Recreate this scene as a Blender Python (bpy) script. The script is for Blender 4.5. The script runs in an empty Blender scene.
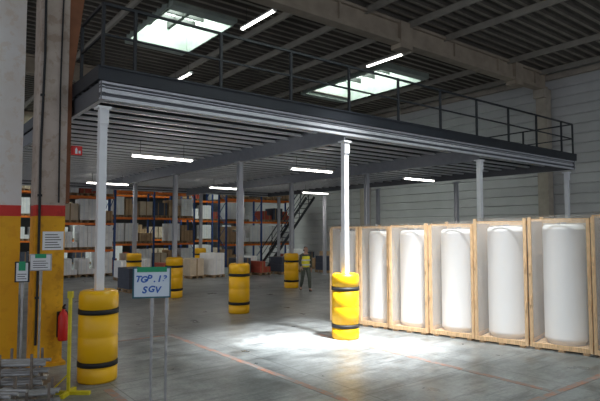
import bpy, math, random
from mathutils import Vector, Matrix
random.seed(4)
scene=bpy.context.scene
COL=scene.collection
# ------------------------------------------------------------ materials
def newmat(name):
    m=bpy.data.materials.new(name); m.use_nodes=True
    nt=m.node_tree; b=nt.nodes['Principled BSDF']; return m,nt,b
def mat(name,col,rough=.6,metal=0,var=.12,scale=4,bump=0,emis=0,alpha=1,col2=None,stretch=(1,1,1)):
    m,nt,b=newmat(name)
    tc=nt.nodes.new('ShaderNodeTexCoord'); mp=nt.nodes.new('ShaderNodeMapping'); mp.inputs['Scale'].default_value=stretch
    n=nt.nodes.new('ShaderNodeTexNoise'); n.inputs['Scale'].default_value=scale; n.inputs['Detail'].default_value=6
    nt.links.new(tc.outputs['Object'],mp.inputs['Vector']); nt.links.new(mp.outputs['Vector'],n.inputs['Vector'])
    r=nt.nodes.new('ShaderNodeValToRGB')
    c2=col2 if col2 else tuple(c*(1-var*2) for c in col)
    r.color_ramp.elements[0].position=.3; r.color_ramp.elements[0].color=(*c2,1)
    r.color_ramp.elements[1].position=.65; r.color_ramp.elements[1].color=(*col,1)
    nt.links.new(n.outputs['Fac'],r.inputs['Fac']); nt.links.new(r.outputs['Color'],b.inputs['Base Color'])
    b.inputs['Roughness'].default_value=rough; b.inputs['Metallic'].default_value=metal
    if emis:
        b.inputs['Emission Color'].default_value=(*col,1); b.inputs['Emission Strength'].default_value=emis
    b.inputs['Alpha'].default_value=alpha
    if bump:
        bp=nt.nodes.new('ShaderNodeBump'); bp.inputs['Strength'].default_value=bump
        nt.links.new(n.outputs['Fac'],bp.inputs['Height']); nt.links.new(bp.outputs['Normal'],b.inputs['Normal'])
    return m
def banded(name,bands,rough=.6,dirt=.25):
    m,nt,b=newmat(name)
    g=nt.nodes.new('ShaderNodeNewGeometry'); s=nt.nodes.new('ShaderNodeSeparateXYZ'); nt.links.new(g.outputs['Position'],s.inputs[0])
    d=nt.nodes.new('ShaderNodeMath'); d.operation='DIVIDE'; d.inputs[1].default_value=10; nt.links.new(s.outputs['Z'],d.inputs[0])
    r=nt.nodes.new('ShaderNodeValToRGB'); r.color_ramp.interpolation='CONSTANT'
    els=r.color_ramp.elements
    els[0].position=0; els[0].color=(*bands[0][1],1)
    els[1].position=bands[1][0]/10; els[1].color=(*bands[1][1],1)
    for z,c in bands[2:]:
        e=els.new(z/10); e.color=(*c,1)
    nt.links.new(d.outputs[0],r.inputs['Fac'])
    last=r.outputs['Color']
    for sc,lo,hi,v in ((1.1,.36,.62,1-dirt*1.6),(6,.40,.47,1-dirt)):
        n=nt.nodes.new('ShaderNodeTexNoise'); n.inputs['Scale'].default_value=sc; n.inputs['Detail'].default_value=7; n.inputs['Roughness'].default_value=.6
        nt.links.new(g.outputs['Position'],n.inputs['Vector'])
        r2=nt.nodes.new('ShaderNodeValToRGB'); r2.color_ramp.elements[0].position=lo; r2.color_ramp.elements[1].position=hi
        r2.color_ramp.elements[0].color=(v,v*.94,v*.88,1); r2.color_ramp.elements[1].color=(1,1,1,1)
        nt.links.new(n.outputs['Fac'],r2.inputs['Fac'])
        mx=nt.nodes.new('ShaderNodeMixRGB'); mx.blend_type='MULTIPLY'; mx.inputs[0].default_value=1
        nt.links.new(last,mx.inputs[1]); nt.links.new(r2.outputs['Color'],mx.inputs[2]); last=mx.outputs[0]
    nt.links.new(last,b.inputs['Base Color']); b.inputs['Roughness'].default_value=rough
    return m
M={}
M['steelgrey']=mat('galvanised_steel',(.62,.63,.67),.38,.25,.06,6)
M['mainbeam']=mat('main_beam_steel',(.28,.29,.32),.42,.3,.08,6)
M['recess']=mat('beam_recess_shade',(.13,.135,.15),.5,.2,.05,6)  # recess behind the beam ribs coloured dark to stand for shade
M['joist']=mat('joist_lip_glint',(.90,.91,.94),.30,.25,.05,5)  # lower joist lips coloured bright to stand for glints
M['joistweb']=mat('joist_web_shade',(.07,.073,.082),.45,.3,.1,5)  # joist webs coloured dark, shade of the cavity put into the colour
M['deck']=mat('deck_underside_shade',(.085,.085,.095),.45,.3,.1,5)  # deck coloured dark for the shade between the joists
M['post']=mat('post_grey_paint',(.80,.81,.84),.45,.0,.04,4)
M['postback']=mat('post_grey_paint_shaded',(.46,.47,.51),.45,.0,.05,4)  # darker copy of the post grey, shade under the platform painted in
M['fascia']=mat('dark_blue_grey_paint',(.018,.022,.030),.5,.1,.1,5)
M['rail']=mat('rail_dark_paint',(.022,.025,.03),.5,.2,.1,5)
M['yellow']=mat('yellow_plastic',(.97,.52,.006),.38,0,.015,3)
M['black']=mat('black_rubber',(.012,.012,.013),.6,0,.1,8)
M['wood']=mat('pine_timber',(.86,.58,.33),.7,0,.16,6,stretch=(6,6,1))
M['tank']=mat('white_tank_enamel',(.93,.93,.94),.35,0,.0,2)
M['film']=mat('plastic_film',(.96,.92,.88),.22,0,.03,2,alpha=.24,bump=.06)
M['filmside']=mat('milky_plastic_film',(.88,.80,.72),.4,0,.06,2,alpha=.40,bump=.1)
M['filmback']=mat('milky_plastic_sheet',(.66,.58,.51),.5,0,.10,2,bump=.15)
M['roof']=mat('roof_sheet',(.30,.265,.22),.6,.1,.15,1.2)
M['roofweb']=mat('roof_flute_shade',(.12,.105,.088),.65,.1,.15,1.2)  # darker copy of the roof sheet, paints shade into the flutes
M['girder']=mat('roof_girder',(.42,.345,.265),.75,0,.12,2)
M['purlin']=mat('roof_purlin',(.38,.35,.30),.7,.1,.1,2)
M['cladding']=mat('wall_cladding',(.56,.555,.55),.6,0,.08,.8)
M['backwall']=mat('back_wall',(.10,.095,.09),.8,0,.1,.6)
M['concrete']=mat('concrete',(.46,.40,.33),.8,0,.1,3)
M['tube']=mat('lamp_tube',(1,.97,.9),.4,0,0,1,emis=12)
M['tuberoof']=mat('roof_lamp_tube',(1,.97,.9),.4,0,0,1,emis=8)
M['housing']=mat('lamp_housing',(.75,.75,.75),.4,0,.05,3)
M['skyglass']=mat('skylight_glass',(.88,1,.94),.3,0,.05,.8,emis=2.2)
M['skyframe']=mat('skylight_frame',(.03,.035,.03),.6,.2,.1,3)
M['skywell']=mat('skylight_well',(.42,.48,.43),.6,0,.1,3)
M['orange']=mat('rack_orange',(.92,.21,.02),.5,0,.08,4)
M['blue']=mat('rack_blue',(.03,.08,.26),.5,0,.1,4)
M['card']=mat('cardboard',(.50,.33,.19),.8,0,.1,3)
M['card2']=mat('cardboard_pale',(.66,.54,.40),.8,0,.1,3)
M['cardw']=mat('white_cartons',(.92,.91,.90),.7,0,.06,3)
M['carddark']=mat('dark_crates',(.06,.07,.10),.6,0,.1,3)
M['cardred']=mat('red_cartons',(.40,.07,.04),.7,0,.1,3)
M['tape']=mat('parcel_tape',(.30,.18,.08),.4,0,.05,3)
M['palletwood']=mat('pallet_wood',(.38,.26,.15),.85,0,.15,5)
M['green']=mat('green_plastic',(.01,.33,.14),.5,0,.05,3)
M['blueframe']=mat('blue_green_frame',(.02,.12,.16),.5,0,.05,3)
M['white']=mat('white_board',(.80,.81,.84),.4,0,.02,3)
M['board']=mat('pale_blue_white_board',(.74,.84,.93),.4,0,.02,3)
M['inkblue']=mat('blue_ink',(.015,.12,.50),.5,0,.02,3)
M['inkblack']=mat('black_ink',(.02,.02,.02),.5,0,.02,3)
M['red']=mat('red_paint',(.70,.02,.015),.4,0,.05,5)
M['galv']=mat('worn_tube_steel',(.46,.46,.47),.38,.4,.14,9)
M['rusty']=mat('rusty_bar_steel',(.30,.25,.21),.6,.3,.25,9)
M['yellowpaint']=mat('yellow_steel_paint',(.75,.62,.02),.5,0,.15,9)
M['skin']=mat('skin',(.55,.33,.24),.6,0,.05,8)
M['hair']=mat('dark_hair',(.03,.02,.015),.8,0,.1,20)
M['trousers']=mat('grey_green_trousers',(.12,.135,.11),.85,0,.15,9)
M['jacket']=mat('dark_green_jacket',(.10,.11,.09),.85,0,.15,9)
M['vest']=mat('hi_vis_vest',(.98,.90,.05),.6,0,.04,9)
M['reflect']=mat('reflective_tape',(.75,.76,.78),.3,.3,.03,5)
M['boot']=mat('black_boots',(.015,.014,.013),.6,0,.1,9)
M['stair']=mat('staircase_steel',(.04,.042,.05),.5,.2,.1,4)
M['pillar']=banded('painted_pillar',[(0,(.92,.47,.010)),(2.62,(.70,.04,.03)),(2.84,(.54,.46,.40))],.7,.17)
M['leftwall']=banded('painted_left_wall',[(0,(.94,.50,.010)),(2.62,(.70,.04,.03)),(2.84,(.78,.76,.73))],.6,.05)
M['rust']=mat('rust_brown_paint',(.26,.10,.045),.75,0,.18,3)
def floor_mat():
    m,nt,b=newmat('worn_concrete_floor')
    g=nt.nodes.new('ShaderNodeNewGeometry')
    def noise(sc,det=8,ro=.55,st=None):
        n=nt.nodes.new('ShaderNodeTexNoise'); n.inputs['Scale'].default_value=sc; n.inputs['Detail'].default_value=det; n.inputs['Roughness'].default_value=ro
        if st:
            mp=nt.nodes.new('ShaderNodeMapping'); mp.inputs['Scale'].default_value=st; mp.inputs['Rotation'].default_value=(0,0,.5)
            nt.links.new(g.outputs['Position'],mp.inputs['Vector']); nt.links.new(mp.outputs['Vector'],n.inputs['Vector'])
        else: nt.links.new(g.outputs['Position'],n.inputs['Vector'])
        return n
    def ramp(src,p0,c0,p1,c1):
        r=nt.nodes.new('ShaderNodeValToRGB'); e=r.color_ramp.elements
        e[0].position=p0;e[0].color=(*c0,1);e[1].position=p1;e[1].color=(*c1,1); nt.links.new(src,r.inputs['Fac']); return r
    def mul(a,c,f=1):
        x=nt.nodes.new('ShaderNodeMixRGB'); x.blend_type='MULTIPLY'; x.inputs[0].default_value=f
        nt.links.new(a,x.inputs[1]); nt.links.new(c,x.inputs[2]); return x.outputs[0]
    base=ramp(noise(.45).outputs['Fac'],.32,(.205,.225,.228),.68,(.36,.38,.385))
    mid=ramp(noise(2.6,10,.7).outputs['Fac'],.36,(.54,.54,.54),.6,(1.05,1.05,1.05))
    fine=ramp(noise(22,6,.7).outputs['Fac'],.35,(.70,.70,.70),.6,(1,1,1))
    scuff=ramp(noise(1.5,10,.75,(.5,4,1)).outputs['Fac'],.36,(.48,.48,.48),.5,(1,1,1))
    scr=ramp(noise(5,8,.8,(3,.4,1)).outputs['Fac'],.33,(.60,.58,.56),.42,(1,1,1))
    c=mul(base.outputs[0],mid.outputs[0]); c=mul(c,fine.outputs[0],.8); c=mul(c,scuff.outputs[0],.85); c=mul(c,scr.outputs[0],.9)
    sx=nt.nodes.new('ShaderNodeSeparateXYZ'); nt.links.new(g.outputs['Position'],sx.inputs[0])
    for ax in ('X','Y'):
        a=nt.nodes.new('ShaderNodeMath'); a.operation='PINGPONG'; a.inputs[1].default_value=1.4; nt.links.new(sx.outputs[ax],a.inputs[0])
        l=ramp(a.outputs[0],.006,(.45,.45,.45),.012,(1,1,1)); c=mul(c,l.outputs[0])
    nt.links.new(c,b.inputs['Base Color'])
    rr=ramp(noise(1.3).outputs['Fac'],.3,(.26,.26,.26),.7,(.48,.48,.48)); nt.links.new(rr.outputs[0],b.inputs['Roughness'])
    return m
M['floor']=floor_mat()
def line_mat():
    m,nt,b=newmat('worn_orange_line_paint')
    g=nt.nodes.new('ShaderNodeNewGeometry'); n=nt.nodes.new('ShaderNodeTexNoise'); n.inputs['Scale'].default_value=5; n.inputs['Detail'].default_value=10; n.inputs['Roughness'].default_value=.75
    nt.links.new(g.outputs['Position'],n.inputs['Vector'])
    r=nt.nodes.new('ShaderNodeValToRGB'); e=r.color_ramp.elements
    e[0].position=.42; e[0].color=(.23,.24,.24,1); e[1].position=.60; e[1].color=(.40,.19,.13,1)
    nt.links.new(n.outputs['Fac'],r.inputs['Fac']); nt.links.new(r.outputs[0],b.inputs['Base Color']); b.inputs['Roughness'].default_value=.6
    return m
M['line']=line_mat()
# ------------------------------------------------------------ mesh builder
class MB:
    def __init__(s): s.v=[]; s.f=[]; s.sm=[]; s.mi=[]; s.cur=0
    def add(s,vs,fs,smooth=False):
        o=len(s.v); s.v+= [tuple(v) for v in vs]; s.f+=[tuple(i+o for i in f) for f in fs]; s.sm+=[smooth]*len(fs); s.mi+=[s.cur]*len(fs); return s
    def slot(s,i): s.cur=i; return s
    def box(s,x0,x1,y0,y1,z0,z1):
        vs=[(x,y,z) for z in (z0,z1) for y in (y0,y1) for x in (x0,x1)]
        return s.add(vs,[(0,2,3,1),(4,5,7,6),(0,1,5,4),(2,6,7,3),(0,4,6,2),(1,3,7,5)])
    def bar(s,a,b,w,h):
        a=Vector(a);b=Vector(b);d=(b-a).normalized()
        up=Vector((0,0,1)) if abs(d.z)<.98 else Vector((0,1,0))
        r=d.cross(up).normalized()*w/2; u=r.cross(d).normalized()*h/2
        vs=[p+i*r+j*u for p in (a,b) for i,j in ((-1,-1),(1,-1),(1,1),(-1,1))]
        return s.add(vs,[(0,3,2,1),(4,5,6,7),(0,1,5,4),(1,2,6,5),(2,3,7,6),(3,0,4,7)])
    def cyl(s,a,b,r,n=12,r2=None):
        a=Vector(a);b=Vector(b);d=(b-a).normalized(); r2=r if r2 is None else r2
        up=Vector((0,0,1)) if abs(d.z)<.98 else Vector((1,0,0))
        e=d.cross(up).normalized(); g=e.cross(d).normalized()
        vs=[p+(e*math.cos(t)+g*math.sin(t))*rr for p,rr in ((a,r),(b,r2)) for t in [2*math.pi*i/n for i in range(n)]]
        s.add(vs,[((i+1)%n,i,n+i,n+(i+1)%n) for i in range(n)],True)
        return s.add([vs[i] for i in range(n)]+[vs[n+i] for i in range(n)],[tuple(range(n)),tuple(reversed(range(n,2*n)))])
    def lathe(s,prof,n=28,c=(0,0),close=False):
        k=len(prof); vs=[(c[0]+r*math.cos(2*math.pi*i/n),c[1]+r*math.sin(2*math.pi*i/n),z) for i in range(n) for r,z in prof]
        fs=[]
        for i in range(n):
            j=(i+1)%n
            for q in range(k if close else k-1):
                p=(q+1)%k; fs.append((i*k+q,j*k+q,j*k+p,i*k+p))
        return s.add(vs,fs,True)
    def path(s,pts,r,n=8):
        for a,b in zip(pts[:-1],pts[1:]): s.cyl(a,b,r,n)
        return s
    def mesh(s,name,m):
        me=bpy.data.meshes.new(name); me.from_pydata(s.v,[],s.f)
        for q in (m if isinstance(m,(list,tuple)) else [m]): me.materials.append(q)
        me.polygons.foreach_set('use_smooth',s.sm); me.polygons.foreach_set('material_index',s.mi); me.update(); return me
def obj(name,data,parent=None,label=None,cat=None,loc=(0,0,0),rz=0,kind=None,group=None):
    o=bpy.data.objects.new(name,data); COL.objects.link(o); o.location=loc; o.rotation_euler=(0,0,rz)
    if parent is not None: o.parent=parent
    if label: o['label']=label
    if cat: o['category']=cat
    if kind: o['kind']=kind
    if group: o['group']=group
    return o
def thing(name,label,cat,loc=(0,0,0),rz=0,group=None):
    o=obj(name,None,None,label,cat,loc,rz,None,group); o.empty_display_size=.2; return o
def part(name,mb,m,parent,**k): return obj(name,mb.mesh(name,m),parent,**k)
def clone(src_root,loc,rz=0,label=None,scale=None):
    def rec(o,par):
        c=o.copy(); COL.objects.link(c)
        if par is not None: c.parent=par
        for ch in list(o.children): rec(ch,c)
        return c
    c=rec(src_root,None); c.location=loc; c.rotation_euler=(0,0,rz)
    if label: c['label']=label
    if scale: c.scale=scale
    return c
def textmesh(body,size,bold=0):
    cu=bpy.data.curves.new('t','FONT'); cu.body=body; cu.size=size; cu.extrude=.0015; cu.offset=bold; cu.shear=.22
    cu.align_x='CENTER'; cu.align_y='CENTER'
    t=bpy.data.objects.new('tmp',cu); COL.objects.link(t); bpy.context.view_layer.update()
    me=bpy.data.meshes.new_from_object(t.evaluated_get(bpy.context.evaluated_depsgraph_get()))
    bpy.data.objects.remove(t); return me
def handtext(name,body,size,m,parent,x,y,z,step):
    b=MB(); n=len(body)
    for i,ch in enumerate(body):
        if ch==' ': continue
        me=textmesh(ch,size*random.uniform(.90,1.12),.0035); a=random.uniform(-.10,.08); dx=(i-(n-1)/2)*step; dz=random.uniform(-.009,.009)
        cx=(max(v.co.x for v in me.vertices)+min(v.co.x for v in me.vertices))/2
        vs=[(x+dx+((v.co.x-cx)*math.cos(a)-v.co.y*math.sin(a)), y-v.co.z, z+dz+((v.co.x-cx)*math.sin(a)+v.co.y*math.cos(a))) for v in me.vertices]
        b.add(vs,[tuple(p.vertices) for p in me.polygons])
    return part(name,b,m,parent)
# ------------------------------------------------------------ camera
cam=bpy.data.objects.new('camera',bpy.data.cameras.new('camera')); COL.objects.link(cam); scene.camera=cam
cam.data.lens=31.6; cam.data.sensor_width=36; cam.data.clip_end=200
cam.location=(0,0,2.4); cam.rotation_euler=(math.radians(93.25),0,math.radians(-37.75))
# ------------------------------------------------------------ structure
b=MB(); b.box(-8,24.3,-8,46,-.1,0); part('floor',b,M['floor'],None,kind='structure')
ZC=9.8; X0,X1=-8,24.3
holes=[(6.9,9.3,16.0,19.6),(17.1,20.1,16.3,21.6),(6.6,9.8,3.4,7.2),(21.6,23.2,5.6,7.9),(7.0,10.0,31.5,36.5),(15.5,19.0,31.5,36.5)]  # last two skylights are unseen, added to light the back racks
b=MB(); p=.42; y=-8.0
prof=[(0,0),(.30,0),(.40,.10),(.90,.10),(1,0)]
while y<46:
    yc=y+p/2; segs=[(X0,X1)]
    for hx0,hx1,hy0,hy1 in holes:
        if hy0<yc<hy1:
            ns=[]
            for a,c in segs:
                if hx0>a and hx1<c: ns+=[(a,hx0),(hx1,c)]
                else: ns.append((a,c))
            segs=ns
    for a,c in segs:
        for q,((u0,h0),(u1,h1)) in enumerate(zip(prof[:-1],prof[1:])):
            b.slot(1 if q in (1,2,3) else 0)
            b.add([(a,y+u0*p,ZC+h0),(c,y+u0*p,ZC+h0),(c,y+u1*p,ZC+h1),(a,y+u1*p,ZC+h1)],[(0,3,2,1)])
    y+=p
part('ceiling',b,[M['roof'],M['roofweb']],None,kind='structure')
wn=1
for hx0,hx1,hy0,hy1 in holes:
    e=obj('window_%d'%wn,None,None,kind='structure')
    b=MB(); t=.06; z1=10.85
    b.box(hx0-t,hx0,hy0-t,hy1+t,ZC-.15,z1).box(hx1,hx1+t,hy0-t,hy1+t,ZC-.15,z1).box(hx0,hx1,hy0-t-.36,hy0,ZC-.15,z1).box(hx0,hx1,hy1,hy1+t+.36,ZC-.15,z1)
    part('window_curb',b,M['skywell'],e,kind='structure')
    b=MB(); b.box(hx0,hx1,hy0,hy1,z1-.02,z1+.02); part('window_pane',b,M['skyglass'],e,kind='structure')
    b=MB()
    n=5
    for i in range(1,n): 
        yy=hy0+(hy1-hy0)*i/n; b.box(hx0,hx1,yy-.05,yy+.05,z1-.36,z1-.14)
    for i in (1,2):
        xx=hx0+(hx1-hx0)*i/3; b.box(xx-.07,xx+.07,hy0,hy1,z1-.38,z1-.12)
    part('window_frame',b,M['skyframe'],e,kind='structure')
    wn+=1
def ribwall(name,x,y0,y1,m,pitch=.45):
    b=MB(); z=0
    pr=[(0,0),(.10,.05),(.90,.05),(1,0)]
    while z<10.6:
        for (u0,h0),(u1,h1) in zip(pr[:-1],pr[1:]):
            b.add([(x-h0,y0,z+u0*pitch),(x-h0,y1,z+u0*pitch),(x-h1,y1,z+u1*pitch),(x-h1,y0,z+u1*pitch)],[(0,3,2,1)])
        z+=pitch
    return part(name,b,m,None,kind='structure')
ribwall('wall_right',24.3,-8,46,M['cladding'])
b=MB(); b.box(-8,24.3,46,46.2,0,ZC); part('wall_back',b,M['backwall'],None,kind='structure')
b=MB(); b.box(-8,1.84,10.62,10.8,0,ZC+.05); part('wall_left',b,M['leftwall'],None,kind='structure')
b=MB(); b.box(24.05,24.25,-8,46,9.43,9.67); part('trim_1',b,M['concrete'],None,kind='structure')
tn=2
for (x0,x1,y0,y1) in [(5.10,5.22,3.0,11.6),(2.60,2.72,4.0,8.2),(7.83,7.95,4.05,9.6),(6.0,14.0,3.91,4.03),(3.6,5.1,11.5,11.6),(5.3,5.4,-2,2.5)]:
    b=MB(); b.box(x0,x1,y0,y1,0,.003); part('trim_%d'%tn,b,M['line'],None,kind='structure'); tn+=1
# ------------------------------------------------------------ roof girders, purlins
b=MB(); g0,g1=-8,24.0
b.box(g0,g1,-.20,.20,-.10,0).box(g0,g1,-.09,.09,-.66,-.10).box(g0,g1,-.20,.20,-.80,-.66)
for k in range(11): b.box(-7+k*3-.03,-7+k*3+.03,-.18,.18,-.66,-.10)
for x in (14.1,21.5): b.box(x-.30,x+.30,-.24,.24,-.96,-.02)
me=b.mesh('roof_girder',M['girder'])
for i,yy in enumerate([0.5,12.3,24.1,35.9]):
    obj('roof_girder',me,None,'brown-grey roof girder spanning the hall under the corrugated roof','roof beam',(0,yy,ZC-.06),group='roof girders')
b=MB(); b.box(-.05,.05,-8,46,-.22,-.20).box(-.012,.012,-8,46,-.20,-.02).box(-.05,.05,-8,46,-.02,0)
pm=b.mesh('roof_purlin',M['purlin'])
for xx in [-4.5,-2,.5,3,5.9,10.3,12.2,14.3,16.4,20.8,23.5]:
    obj('roof_purlin',pm,None,'thin steel purlin under the corrugated roof','roof beam',(xx,0,ZC-.003),group='roof purlins')
b=MB(); b.box(-.22,.22,-.25,.25,0,8.95).box(-.3,.22,-.32,.32,0,.12).box(-.42,.22,-.27,.27,8.55,8.95)
cm=b.mesh('concrete_column',M['concrete'])
for yy in (12.3,24.1,.5):
    obj('concrete_column',cm,None,'pale concrete column standing against the clad wall','column',(23.95,yy,0),group='wall columns')
# ------------------------------------------------------------ painted pillar
pil=thing('painted_pillar','tall concrete pillar with red and yellow painted base beside the mezzanine','pillar',(2.25,10.45,0))
b=MB(); b.box(-.24,.24,-.25,.25,0,ZC-.9).box(-.30,.30,-.30,.30,0,.06); part('pillar_body',b,M['pillar'],pil)
b=MB()
b.box(.242,.32,-.2,.2,2.9,5.15)
b.add([(.242,-.2,5.15),(.32,-.2,5.15),(.75,-.2,9.0),(.242,-.2,9.0),(.242,.2,5.15),(.32,.2,5.15),(.75,.2,9.0),(.242,.2,9.0)],[(0,1,2,3),(7,6,5,4),(1,5,6,2),(3,2,6,7),(0,3,7,4)])
part('pillar_haunch',b,M['rust'],pil,label='rust-brown flared bracket on the pillar')
b=MB(); b.path([(-.2,-.27,.4),(-.19,-.27,2.2),(-.2,-.27,3.8),(-.17,-.27,5.5),(-.2,-.27,8.8)],.022); b.path([(.12,-.27,2.9),(.10,-.27,5),(.14,-.27,8.8)],.014)
for z in (1.2,3,4.8,6.6): b.box(-.23,-.16,-.29,-.25,z,z+.04)
part('pillar_cable',b,M['black'],pil,label='black cable clipped down the pillar')
b=MB(); b.box(-.13,.22,-.262,-.252,2.05,2.38); b.slot(1)
for k in range(6): b.box(-.09,.18-.03*(k%3),-.2635,-.2625,2.09+k*.045,2.105+k*.045)
part('pillar_notice',b,[M['white'],M['inkblack']],pil,label='white printed notice')
fs=thing('fire_sign','small square red fire extinguisher sign projecting from the pillar','sign',(2.66,10.15,3.87))
b=MB(); b.box(-.085,.085,-.01,.01,-.085,.085); part('sign_plate',b,M['red'],fs)
b=MB(); b.box(-.04,.0,-.013,-.0105,-.06,.03).box(-.03,-.01,-.013,-.0105,.03,.05).box(.02,.055,-.013,-.0105,-.05,.0); part('sign_symbol',b,M['white'],fs)
b=MB(); b.box(-.10,-.075,-.01,.05,-.085,.085); part('sign_bracket',b,M['red'],fs)
ex=thing('fire_extinguisher','red fire extinguisher mounted by the painted pillar','fire extinguisher',(2.47,10.07,.45))
b=MB(); b.lathe([(0,0),(.075,0),(.085,.03),(.085,.42),(.06,.49),(.03,.52),(.03,.55),(0,.55)],20); part('cylinder',b,M['red'],ex)
b=MB(); b.box(-.015,.015,-.09,.04,.56,.585).bar((0,.02,.585),(0,-.1,.64),.03,.015).path([(0,.03,.56),(.07,.04,.5),(.10,.02,.3),(.09,0,.15)],.012); part('handle',b,M['black'],ex)
b=MB(); b.box(-.08,.02,.086,.126,.05,.5); part('bracket',b,M['black'],ex)
# ------------------------------------------------------------ mezzanine
XL,XR,YF,YB=2.62,19.1,8.7,28.0
mez=thing('mezzanine_platform','grey steel mezzanine platform with dark fascia and guardrail','mezzanine',(XL,YF,0))
def L(x,y,z=0): return (x-XL,y-YF,z)
W=XR-XL; D=YB-YF
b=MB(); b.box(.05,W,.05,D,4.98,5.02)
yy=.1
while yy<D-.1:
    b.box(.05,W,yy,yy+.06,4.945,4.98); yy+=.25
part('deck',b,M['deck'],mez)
b=MB(); b.box(-.02,W,-.03,.0,4.86,5.10).box(-.02,W,-.05,.02,5.07,5.10); part('fascia',b,M['fascia'],mez,label='dark blue-grey edge plate')
b=MB(); b.box(-.05,-.02,-.03,D,4.86,5.10); part('fascia',b,M['fascia'],mez)
b=MB(); b.box(W,W+.03,-.03,D,4.86,5.10); part('fascia',b,M['fascia'],mez)
def cbeam(length,h=.30):
    b=MB()
    b.box(0,length,-.075,.0,h-.035,h).box(0,length,-.075,0,0,.03).box(0,length,-.075,-.065,.03,.055).box(0,length,-.06,0,h*.40,h*.62).box(0,length,-.045,0,h*.72,h*.78)
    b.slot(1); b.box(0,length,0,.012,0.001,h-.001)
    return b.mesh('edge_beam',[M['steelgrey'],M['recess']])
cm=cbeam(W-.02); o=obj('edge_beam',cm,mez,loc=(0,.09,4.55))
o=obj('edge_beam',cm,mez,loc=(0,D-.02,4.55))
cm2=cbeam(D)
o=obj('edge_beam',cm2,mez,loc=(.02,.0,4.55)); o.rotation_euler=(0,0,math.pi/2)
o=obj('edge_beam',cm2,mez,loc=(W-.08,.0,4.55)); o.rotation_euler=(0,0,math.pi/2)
PX=[2.70,8.12,13.4,18.65]; PY=[8.82,13.4,17.9,21.9,26.2]
b=MB(); b.box(-.07,.07,0,D-.15,.36,.40).box(-.02,.02,0,D-.15,.04,.36).box(-.07,.07,0,D-.15,0,.04)
mm=b.mesh('main_beam',M['mainbeam'])
for x in PX[1:3]: obj('main_beam',mm,mez,loc=(x-XL,.12,4.42))
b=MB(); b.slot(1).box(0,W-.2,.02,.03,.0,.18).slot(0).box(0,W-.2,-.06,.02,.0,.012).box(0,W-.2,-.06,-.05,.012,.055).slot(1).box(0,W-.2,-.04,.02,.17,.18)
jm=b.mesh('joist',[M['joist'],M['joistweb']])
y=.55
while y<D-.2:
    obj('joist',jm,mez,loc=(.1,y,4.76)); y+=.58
b=MB(); b.box(-.07,.07,-.07,-.058,.02,4.42).box(-.07,.07,.058,.07,.02,4.42).box(-.006,.006,-.058,.058,.02,4.42).box(-.15,.15,-.15,.15,0,.02).box(-.12,.12,-.12,.12,4.40,4.44)
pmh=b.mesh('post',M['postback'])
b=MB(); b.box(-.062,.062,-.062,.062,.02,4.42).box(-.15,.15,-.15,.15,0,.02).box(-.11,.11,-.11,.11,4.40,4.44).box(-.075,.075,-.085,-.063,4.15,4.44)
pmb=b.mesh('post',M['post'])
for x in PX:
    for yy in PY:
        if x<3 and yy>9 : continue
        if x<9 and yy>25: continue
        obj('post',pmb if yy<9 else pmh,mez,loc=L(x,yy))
gr=obj('guardrail',None,mez)
def rails(name,pts):
    b=MB()
    for z,w in ((6.17,.045),(5.65,.035)):
        for a,c in zip(pts[:-1],pts[1:]): b.bar((*a,z),(*c,z),w,w)
    part(name,b,M['rail'],gr)
rails('rail',[L(2.66,10.0)[:2],L(2.66,8.76)[:2],L(19.05,8.76)[:2],L(19.05,27.8)[:2]])
b=MB(); b.box(-.025,.025,-.025,.025,5.02,6.15).box(-.06,.06,-.04,.04,5.02,5.035)
rp=b.mesh('rail_post',M['rail'])
xs=[2.66]+[3.2+1.67*i for i in range(10)]+[19.05]
for x in xs: obj('rail_post',rp,gr,loc=L(x,8.76))
for i in range(1,11): obj('rail_post',rp,gr,loc=L(19.05,8.76+i*1.85))
obj('rail_post',rp,gr,loc=L(2.66,10.0))
# ------------------------------------------------------------ column protectors
src=thing('column_protector','round yellow plastic column protector with two black straps','column protector',(PX[0],PY[0],0),group='column protectors')
b=MB()
pr=[(.13,.02),(.29,0),(.305,.03),(.305,.23),(.29,.24),(.29,.33),(.305,.34),(.305,.69),(.297,.71),(.305,.73),(.305,1.05),(.29,1.06),(.29,1.15),(.305,1.16),(.305,1.36),(.285,1.42),(.24,1.44),(.13,1.44)]
b.lathe(pr,36,close=True); part('body',b,M['yellow'],src)
for z in (.245,1.065):
    b=MB(); b.lathe([(.291,0),(.312,.005),(.312,.075),(.291,.08)],36,close=True); part('strap',b,M['black'],src,loc=(0,0,z))
for x,yy in [(1,0),(1,1),(1,2),(1,3),(2,2),(2,4),(2,1)]:
    clone(src,(PX[x],PY[yy],0),rz=x+yy)
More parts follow.
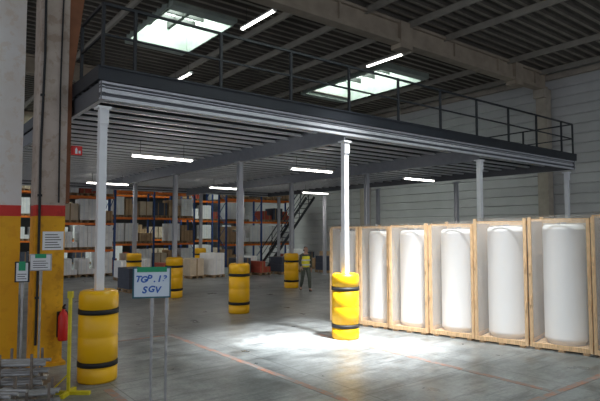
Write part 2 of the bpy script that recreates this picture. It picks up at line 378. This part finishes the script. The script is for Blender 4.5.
# ------------------------------------------------------------ crates with tanks
u=Vector((.231,-.973,0)); ang=math.atan2(.231,.973); P0=Vector((9.2,10.4,0)); nin=Vector((.973,.231,0))
edges=[-.17,.72,1.60,2.62,3.69,4.81,5.97,7.13]; hts=[2.5,2.5,2.52,2.55,2.6,2.64,2.7]
dp=1.0
for i in range(7):
    t0,t1=edges[i]+.012,edges[i+1]-.012; w=t1-t0; h=hts[i]
    o0=P0+u*t1+nin*[.0,.03,-.02,.02,-.01,.03,0][i]
    cr=thing('timber_crate','tall pine timber crate wrapped in milky plastic film','crate',o0,ang,group='tall timber crates')
    b=MB(); s=.06
    for cx in (0,dp-s):
        for cy in (0,w-s): b.box(cx,cx+s,cy,cy+s,.05,h+random.uniform(-.05,.07))
    for zz in (.12,h*.36,h*.68,h-.09):
        for cy in (.012,w-.042): b.box(s,dp-s,cy,cy+.03,zz,zz+.09)
    for zz in (h*.30+.1*(i%2),h*.64-.08*(i%3)):
        for cy in (s*.2,w-s*.8): b.box(-.022,-.001,cy,cy+s*.6,zz,zz+.16)
    b.box(dp-.03,dp,s,w-s,.12,.22).box(dp-.03,dp,s,w-s,h-.08,h)
    b.box(.0,.025,s,w-s,.05,.14)
    b.box(.07,.09,s,w-s,h-.055,h)
    part('frame',b,M['wood'],cr)
    b=MB()
    for cy in (0.08,w/2-.05,w-.18): b.box(0.03,dp-.03,cy,cy+.1,0,.05)
    for k in range(5): b.box(.08+k*(dp-.30)/4,.08+k*(dp-.30)/4+.14,0.08,w-.08,.09,.118)
    for cy in (0.08,w/2-.05,w-.18): b.box(0.08,dp-.08,cy,cy+.1,.05,.09)
    part('pallet_base',b,M['wood'],cr)
    b=MB(); N=12; K=20; vs=[];fs=[]
    for a in range(N+1):
        for c in range(K+1):
            yy=s+(w-2*s)*a/N; zz=.14+(h-.16)*c/K
            vs.append((.035+.006*math.sin(a*.9+c*.4+i)*math.sin(c*.6+i*2),yy,zz))
    for a in range(N):
        for c in range(K): q=a*(K+1)+c; fs.append((q,q+1,q+K+2,q+K+1))
    b.add(vs,fs,True)
    b.add([(0,0,h+.06),(dp,0,h+.02),(dp,w,h+.02),(0,w,h+.06),(dp/2,w/2,h-.03)],[(0,1,4),(1,2,4),(2,3,4),(3,0,4)],True)
    part('plastic_film',b,M['film'],cr)
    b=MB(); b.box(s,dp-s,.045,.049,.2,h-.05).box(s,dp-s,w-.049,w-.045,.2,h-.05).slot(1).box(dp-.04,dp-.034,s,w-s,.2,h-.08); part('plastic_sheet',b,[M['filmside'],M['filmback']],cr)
    r=min(.40,w/2-.095); c=o0+nin*(.105+r+.0)-u*(w/2)
    tk=thing('water_tank','tall white cylindrical tank standing inside a timber crate','tank',(c.x,c.y,.118),group='white cylindrical tanks')
    H=h-.24
    b=MB(); b.lathe([(0,0),(r*.9,0),(r*.9,.06),(r,.07),(r,.10),(r*1.008,.11),(r*1.008,.13),(r,.14),(r,H-.12),(r*1.008,H-.11),(r*1.008,H-.09),(r,H-.08),(r*.96,H-.03),(r*.85,H),(0,H+.01)],36); part('tank_shell',b,M['tank'],tk)
    b=MB(); b.cyl((0,0,H+.0),(0,0,H+.05),.06,16).cyl((-r*.5,0,H-.01),(-r*.5,0,H+.035),.035,12); part('pipe_fitting',b,M['galv'],tk)
# ------------------------------------------------------------ lamps
def lamp(name,label,loc,rz,Ln,tm,drop,group):
    t=thing(name,label,'lamp',loc,rz,group=group)
    b=MB(); b.box(-Ln/2,Ln/2,-.06,.06,.0,.05).box(-Ln/2,-Ln/2+.03,-.06,.06,-.05,.0).box(Ln/2-.03,Ln/2,-.06,.06,-.05,0); part('housing',b,M['housing'],t)
    b=MB(); b.cyl((-Ln/2+.03,-.03,-.028),(Ln/2-.03,-.03,-.028),.02,10).cyl((-Ln/2+.03,.03,-.028),(Ln/2-.03,.03,-.028),.02,10); part('tube',b,tm,t)
    for x in (-Ln*.35,Ln*.35):
        b=MB(); b.cyl((x,0,.05),(x,0,drop),.006,6); part('hanger',b,M['rail'],t)
for x,y in [(5.7,13.4),(10.7,13.2),(15.9,13.1),(7.05,22.2),(12.15,21.3),(17.4,21.2)]:
    lamp('fluorescent_lamp','long lit fluorescent batten hanging under the mezzanine',(x,y,4.36),0,1.75,M['tube'],.39,'lamps under the mezzanine')
    a=bpy.data.lights.new('tube_light','AREA'); a.shape='RECTANGLE'; a.size=1.7; a.size_y=.15; a.energy=40; a.color=(1,.96,.88)
    ao=bpy.data.objects.new('tube_light',a); COL.objects.link(ao); ao.location=(x,y,4.29)
for x,y in [(8.85,13.6),(14.9,13.9),(9.7,20.9),(2.8,13.6)]:
    lamp('fluorescent_lamp','lit fluorescent batten hung below the corrugated roof',(x,y,9.0),math.pi/2,1.9,M['tuberoof'],.6,'lamps below the roof')
# ------------------------------------------------------------ racks
def rack(x0,y0,nb,levels,Ht,bay=2.75,dep=1.05,label='orange and blue pallet racking loaded with boxes'):
    t=thing('pallet_rack',label,'rack',(x0,y0,0),0,group='pallet racks')
    b=MB()
    for yy in (0,dep-.08): b.box(-.055,.055,yy,yy+.08,0,Ht)
    k=0;z=.3
    while z<Ht-.9:
        a,c=(.04,dep-.04) if k%2 else (dep-.04,.04)
        b.bar((0,a,z),(0,c,z+.8),.03,.03); z+=.8;k+=1
    b.box(-.07,.07,-.03,.12,0,.012)
    um=b.mesh('upright_frame',M['blue'])
    for i in range(nb+1): obj('upright_frame',um,t,loc=(i*bay,0,0))
    b=MB(); b.box(.056,bay-.056,-.01,.03,0,.12).box(.056,bay-.056,dep-.03,dep+.01,0,.12)
    bm=b.mesh('beam',M['orange'])
    for i in range(nb):
        for z in levels: obj('beam',bm,t,loc=(i*bay,0,z-.12))
    return t
b=MB()
for k in range(6): b.box(-.4,.4,-.55+k*.2,-.55+k*.2+.1,.12,.14)
for xx in (-.4,-.05,.3): b.box(xx,xx+.1,-.55,.55,.1,.12).box(xx,xx+.1,-.55,-.40,.02,.1).box(xx,xx+.1,-.07,.07,.02,.1).box(xx,xx+.1,.40,.55,.02,.1).box(xx,xx+.1,-.55,.55,0,.02)
palm=b.mesh('pallet',M['palletwood'])
def cartonmesh(m,h,cols,rows,missing=0):
    b=MB(); w=.8/cols; hh=h/rows
    for i in range(cols):
        rr=rows-(missing if i==cols-1 else 0)
        for j in range(rr): b.box(-.4+i*w+.006,-.4+(i+1)*w-.006,-.5,.5,j*hh+.004*(j>0),(j+1)*hh-.004)
        b.slot(1).box(-.4+(i+.5)*w-.03,-.4+(i+.5)*w+.03,-.503,.503,0,rr*hh-.002).slot(0)
    return b.mesh('carton_stack',[m,M['tape'] if m is not M['cardw'] else M['white']])
cms=[('brown cardboard cartons',cartonmesh(M['card'],1.0,2,3,1)),('pale cardboard cartons',cartonmesh(M['card2'],.85,1,1)),('white cartons',cartonmesh(M['cardw'],1.1,2,3)),('dark plastic crates',cartonmesh(M['carddark'],.8,2,2)),('white cartons',cartonmesh(M['cardw'],.8,3,3,2)),('red-brown cartons',cartonmesh(M['cardred'],.6,2,2,1)),('brown cardboard cartons',cartonmesh(M['card'],.5,3,2))]
def load(x,y,z,k=None,rz=0):
    nm,me=cms[random.choice([0,1,1,2,2,2,4,4,4,3,5,6]) if k is None else k]
    obj('pallet',palm,None,'wooden pallet under a load of cartons','pallet',(x,y,z),rz,group='loaded pallets')
    obj('carton_stack',me,None,nm+' standing on a wooden pallet','box',(x,y,z+.141),rz,group='stacked cartons')
def rackload(x0,y0,nb,levels,bay=2.75,dep=1.05):
    for i in range(nb):
        for z in [0.001]+levels:
            for k in range(3):
                if random.random()<.88: load(x0+i*bay+.48+k*.88,y0+dep/2+random.uniform(-.04,.04),z+.001)
for x0,y0,nb,lv in [(6.7,28.4,1,[1.4,2.8,4.2]),(10.2,31.6,2,[1.6,3.2,4.8]),(17.3,30.2,2,[1.5,3.0,4.5]),(6.5,39.5,4,[1.7,3.4,5.1]),(18.0,38.5,2,[1.6,3.2,4.8])]:
    rack(x0,y0,nb,lv,6.2); rackload(x0,y0,nb,lv)
for x,y,k,r in [(12.1,24.6,1,.1),(13.2,24.5,2,.3),(14.8,24.4,3,0),(15.9,24.2,5,.2),(17.2,23.9,3,.1),(10.3,26.6,4,.2),(9.0,25.4,4,0),(19.9,23.2,3,.1),(21.2,24.4,0,.2),(7.6,20.6,3,.1),(11.3,25.9,5,.1),(22.6,28.6,3,0),(16.4,26.0,4,.3),(21.3,26.2,6,.1),(18.6,24.6,1,.1),(20.2,26.4,2,0)]: load(x,y,.001,k,r)
st=thing('metal_staircase','dark steel staircase with handrails under the mezzanine','staircase',(19.4,28.3,0))
b=MB(); n=14
for k in range(n): b.box(k*.27,k*.27+.26,0,.9,.3+k*.33-.04,.3+k*.33)
part('treads',b,M['stair'],st)
b=MB()
for yy in (0,.9): b.bar((-.1,yy,.05),(n*.27,yy,n*.33+.1),.04,.18)
part('stringer',b,M['stair'],st)
b=MB()
for yy in (0,.9):
    b.bar((0,yy,1.2),(n*.27,yy,n*.33+1.3),.05,.05).bar((0,yy,.75),(n*.27,yy,n*.33+.85),.03,.03)
    for k in range(0,n,3): b.box(k*.27,k*.27+.04,yy-.02,yy+.02,.3+k*.33,k*.33+1.3)
part('handrail',b,M['stair'],st)
# ------------------------------------------------------------ sign stands
def face_board(name,label,loc,rz,w,h,zb,legs,header,lines,size,bm,ink,hm,legm,scrib=0,hw=.28):
    t=thing(name,label,'sign',loc,rz)
    b=MB(); b.box(-w/2,w/2,-.012,.012,zb,zb+h)
    if scrib:
        b.slot(1)
        for k in range(scrib): b.box(-w*.38,w*(.38-.12*(k%2)),-.0135,-.0125,zb+.03+k*.035,zb+.04+k*.035)
    part('board',b,[bm,M['inkblack']],t)
    b=MB(); f=.018; b.box(-w/2-f,w/2+f,-.018,.015,zb+h,zb+h+f).box(-w/2-f,w/2+f,-.018,.015,zb-f,zb).box(-w/2-f,-w/2,-.018,.015,zb,zb+h).box(w/2,w/2+f,-.018,.015,zb,zb+h)
    part('board_frame',b,hm[1],t)
    b=MB(); b.box(-w*hw,w*hw,-.022,-.0125,zb+h-header,zb+h+.02); part('board_header',b,hm[0],t)
    for body,z,x,step in lines: handtext('board_text',body,size,ink,t,x,-.0145,z,step)
    for x in legs:
        b=MB(); b.cyl((x,.03,.03),(x,.03,zb+h*.3),.018,12).lathe([(0,0),(.16,0),(.16,.015),(.03,.04),(0,.04)],24,c=(x,.03))
        b.cyl((x,.03,zb-.25),(x,.03,zb-.02),.026,12)
        part('stand_leg',b,legm,t)
    return t
camrz=math.radians(-37.9)
face_board('sign_stand','white board with green header and blue handwriting on metal legs',(2.68,6.58,0),camrz+.22,.44,.36,1.55,(.0,.185),.045,[('TGP.13',1.775,0,.064),('SGV',1.635,.0,.086)],.118,M['board'],M['inkblue'],(M['green'],M['blueframe']),M['galv'],hw=.42)
face_board('notice_stand','small white notice board with green header on a thin pole',(1.98,9.6,0),camrz+.3,.30,.24,1.75,(.0,),.05,[],.08,M['white'],M['inkblack'],(M['green'],M['galv']),M['galv'],4)
face_board('notice_stand','small dark-framed green sign on a thin grey pole',(1.62,9.1,0),camrz+.2,.17,.28,1.62,(.0,),.12,[],.08,M['white'],M['inkblack'],(M['green'],M['black']),M['galv'],3)
ys=thing('yellow_post_stand','thin yellow steel post on a flat cross foot','stand',(2.13,8.3,0),camrz)
b=MB(); b.box(-.02,.02,-.02,.02,.05,1.5).box(-.035,.035,-.03,.03,1.40,1.5); part('post',b,M['yellowpaint'],ys)
b=MB(); b.box(-.32,.32,-.03,.03,0,.05).box(-.03,.03,-.22,-.03,0,.05).box(-.03,.03,.03,.22,0,.05).bar((-.25,0,.05),(0,0,.3),.02,.02); part('cross_foot',b,M['yellowpaint'],ys)
def barstack(loc,rz,Ln,rows,sy=.22):
    t=thing('bar_trestle','low stack of worn steel bars on a small trestle frame','trestle',loc,rz,group='steel bar trestles')
    b=MB(); Hh=.10+rows*.13
    for x in (-Ln*.3,Ln*.32):
        b.box(x-.02,x+.02,-sy,sy,0,.04)
        for yy in (-sy+.02,sy-.02): b.box(x-.015,x+.015,yy-.015,yy+.015,.04,Hh+.06)
        for k in range(rows): b.box(x-.015,x+.015,-sy+.035,sy-.035,.08+k*.13,.105+k*.13)
    part('frame',b,M['rusty'],t)
    for k in range(rows):
        for q in range(3):
            b=MB(); yy=-sy+.08+q*(sy-.08); o=random.uniform(-.05,.05)
            b.cyl((-Ln/2+o,yy,.105+k*.13+.026),(Ln/2+o,yy,.105+k*.13+.026),.024,10)
            b.cyl((-Ln/2+o-.012,yy,.105+k*.13+.026),(-Ln/2+o,yy,.105+k*.13+.026),.028,10)
            part('steel_bar',b,M['galv'],t)
barstack((1.52,8.45,0),camrz+.12,.68,4)
barstack((.98,7.62,0),camrz-.05,.85,3,.2)
barstack((1.62,7.72,0),camrz+.30,.42,2,.16)
# ------------------------------------------------------------ person
def skin(name,V,E,root,m,parent,sub=2):
    names=list(V); idx={n:i for i,n in enumerate(names)}
    me=bpy.data.meshes.new(name); me.from_pydata([V[n][0] for n in names],[(idx[a],idx[b]) for a,b in E],[])
    o=bpy.data.objects.new(name,me); COL.objects.link(o)
    md=o.modifiers.new('s','SKIN'); md.use_smooth_shade=True
    s2=o.modifiers.new('d','SUBSURF'); s2.levels=sub; s2.render_levels=sub
    for n in names:
        sv=me.skin_vertices[0].data[idx[n]]; r=V[n][1]; sv.radius=r if isinstance(r,tuple) else (r,r); sv.use_root=(n==root)
    bpy.context.view_layer.update()
    m2=bpy.data.meshes.new_from_object(o.evaluated_get(bpy.context.evaluated_depsgraph_get())); m2.name=name
    bpy.data.objects.remove(o); m2.materials.clear(); m2.materials.append(m)
    return obj(name,m2,parent)
per=thing('person','person in yellow high-visibility vest and grey-green trousers walking across the floor','person',(13.05,16.5,0),camrz+.35)
V={'pel':((0,0,.98),(.14,.10)),'wa':((0,0,1.12),(.13,.095)),'ch':((0,-.02,1.30),(.16,.11)),'sh':((0,-.02,1.44),(.11,.08)),'nk':((0,-.03,1.52),.055),
'hd':((0,-.045,1.60),(.075,.085)),'ht':((0,-.04,1.69),(.075,.09)),'tp':((0,-.03,1.75),(.045,.055)),'nose':((0,-.14,1.635),.014),
'eL':((.083,-.02,1.64),.014),'eR':((-.083,-.02,1.64),.014),
'hL':((.10,0,.93),.09),'kL':((.11,-.16,.52),.062),'aL':((.12,-.18,.10),.042),'tL':((.13,-.33,.045),.034),
'hR':((-.10,0,.93),.09),'kR':((-.11,.04,.50),.062),'aR':((-.11,.26,.14),.042),'tR':((-.13,.15,.045),.034),
'sL':((.19,-.02,1.42),.058),'lL':((.25,.07,1.15),.042),'wL':((.25,.02,.90),.028),'mL':((.25,0,.83),(.022,.038)),
'sR':((-.19,-.02,1.42),.058),'lR':((-.25,-.02,1.14),.042),'wR':((-.24,-.20,.98),.028),'mR':((-.235,-.25,.93),(.022,.038))}
E=[('pel','wa'),('wa','ch'),('ch','sh'),('sh','nk'),('nk','hd'),('hd','ht'),('ht','tp'),('ht','nose'),('ht','eL'),('ht','eR'),
('pel','hL'),('hL','kL'),('kL','aL'),('aL','tL'),('pel','hR'),('hR','kR'),('kR','aR'),('aR','tR'),
('sh','sL'),('sL','lL'),('lL','wL'),('wL','mL'),('sh','sR'),('sR','lR'),('lR','wR'),('wR','mR')]
for S,mx,d in (('L',Vector(V['mL'][0]),Vector((0,-.2,-1)).normalized()),('R',Vector(V['mR'][0]),Vector((0,-.7,-.7)).normalized())):
    side=Vector((0,1,0))-d*d.y; side.normalize()
    for k,(off,ln) in enumerate(((-.03,.07),(-.01,.08),(.01,.075),(.03,.06))):
        a=mx+side*off+d*.03; V['f%s%da'%(S,k)]=(tuple(a+d*ln*.5),.0095); V['f%s%db'%(S,k)]=(tuple(a+d*ln+Vector((-.012 if S=='L' else .012,0,0))),.008)
        E+=[('m'+S,'f%s%da'%(S,k)),('f%s%da'%(S,k),'f%s%db'%(S,k))]
    a=mx-side*.045-d*.005; V['th'+S]=(tuple(a+d*.03),.010); E.append(('m'+S,'th'+S))
skin('body',V,E,'pel',M['skin'],per,1)
def sub(ns,sc,add=.012):
    V2={n:((V[n][0]),tuple(q*sc+add for q in (V[n][1] if isinstance(V[n][1],tuple) else (V[n][1],)*2))) for n in ns}
    return V2,[e for e in E if e[0] in V2 and e[1] in V2]
a,e=sub(['pel','hL','kL','aL','hR','kR','aR'],1.05,.02); a['wst']=((0,0,1.06),(.15,.11)); e.append(('pel','wst')); skin('trousers',a,e,'pel',M['trousers'],per,1)
a,e=sub(['wa','ch','sh','sL','lL','wL','sR','lR','wR'],1.03,.012); a['low']=((0,0,1.02),(.15,.115)); e.append(('wa','low')); skin('jacket',a,e,'ch',M['jacket'],per,1)
V2={'a':((0,0,.93),(.19,.15)),'b':((0,0,1.12),(.185,.145)),'c':((0,-.02,1.30),(.215,.155)),'d':((0,-.02,1.45),(.19,.13))}
skin('safety_vest',V2,[('a','b'),('b','c'),('c','d')],'b',M['vest'],per,1)
b=MB(); 
for z in (1.02,1.20):
    n=24; vs=[]; 
    for zz in (z,z+.05):
        for i in range(n): t=2*math.pi*i/n; vs.append((.20*math.cos(t),.162*math.sin(t)-.005,zz))
    b.add(vs,[(i,(i+1)%n,n+(i+1)%n,n+i) for i in range(n)],True)
part('reflective_band',b,M['reflect'],per)
skin('hair',{'a':((0,.005,1.66),(.078,.075)),'b':((0,-.015,1.75),(.062,.07)),'c':((0,.02,1.60),(.055,.045))},[('a','b'),('a','c')],'a',M['hair'],per,2)
for S in 'LR':
    A=Vector(V['a'+S][0]); T=Vector(V['t'+S][0])
    skin('boot',{'h':(tuple(A+Vector((0,.03,-.055))),(.045,.045)),'m':(tuple(A+Vector((0,0,.02))),(.05,.05)),'t':(tuple(T),(.045,.036))},[('m','h'),('h','t')],'h',M['boot'],per,1)
# ------------------------------------------------------------ lights
def area(name,loc,sx,sy,e,col,rot=(0,0,0)):
    a=bpy.data.lights.new(name,'AREA'); a.shape='RECTANGLE'; a.size=sx; a.size_y=sy; a.energy=e; a.color=col
    o=bpy.data.objects.new(name,a); COL.objects.link(o); o.location=loc; o.rotation_euler=rot; return o
for i,(hx0,hx1,hy0,hy1) in enumerate(holes):
    area('skylight_light',((hx0+hx1)/2,(hy0+hy1)/2,10.80),(hx1-hx0)*.9,(hy1-hy0)*.92,[520,520,560,140,1000,900][i],(.90,1,.95))  # last two lamps sit in the added rear skylights
def spot(loc,tgt,e,deg,soft=.3):
    sp=bpy.data.lights.new('daylight_and_fill_spot','SPOT'); sp.energy=e; sp.spot_size=math.radians(deg); sp.spot_blend=1.0; sp.shadow_soft_size=soft; sp.color=(.97,.99,1)
    so=bpy.data.objects.new('daylight_and_fill_spot',sp); COL.objects.link(so); so.location=loc
    so.rotation_euler=(Vector(tgt)-Vector(loc)).to_track_quat('-Z','Y').to_euler()
spot((8.2,5.2,9.7),(7.6,8.6,0),16000,37)
spot((7.2,5.4,9.7),(6.8,9.3,0),19000,13)
spot((8.0,5.4,9.7),(7.9,8.6,0),13000,12)
spot((8.8,5.4,9.7),(8.75,7.5,0),11000,11)
spot((7.4,5.0,9.7),(10.2,7.0,1.2),4200,34)  # fill spot added to brighten the crate fronts
w=bpy.data.worlds.new('world'); scene.world=w; w.use_nodes=True
bg=w.node_tree.nodes['Background']; bg.inputs[0].default_value=(.84,.90,1,1); bg.inputs[1].default_value=.74
scene.view_settings.view_transform='Standard'; scene.view_settings.look='None'; scene.view_settings.exposure=0
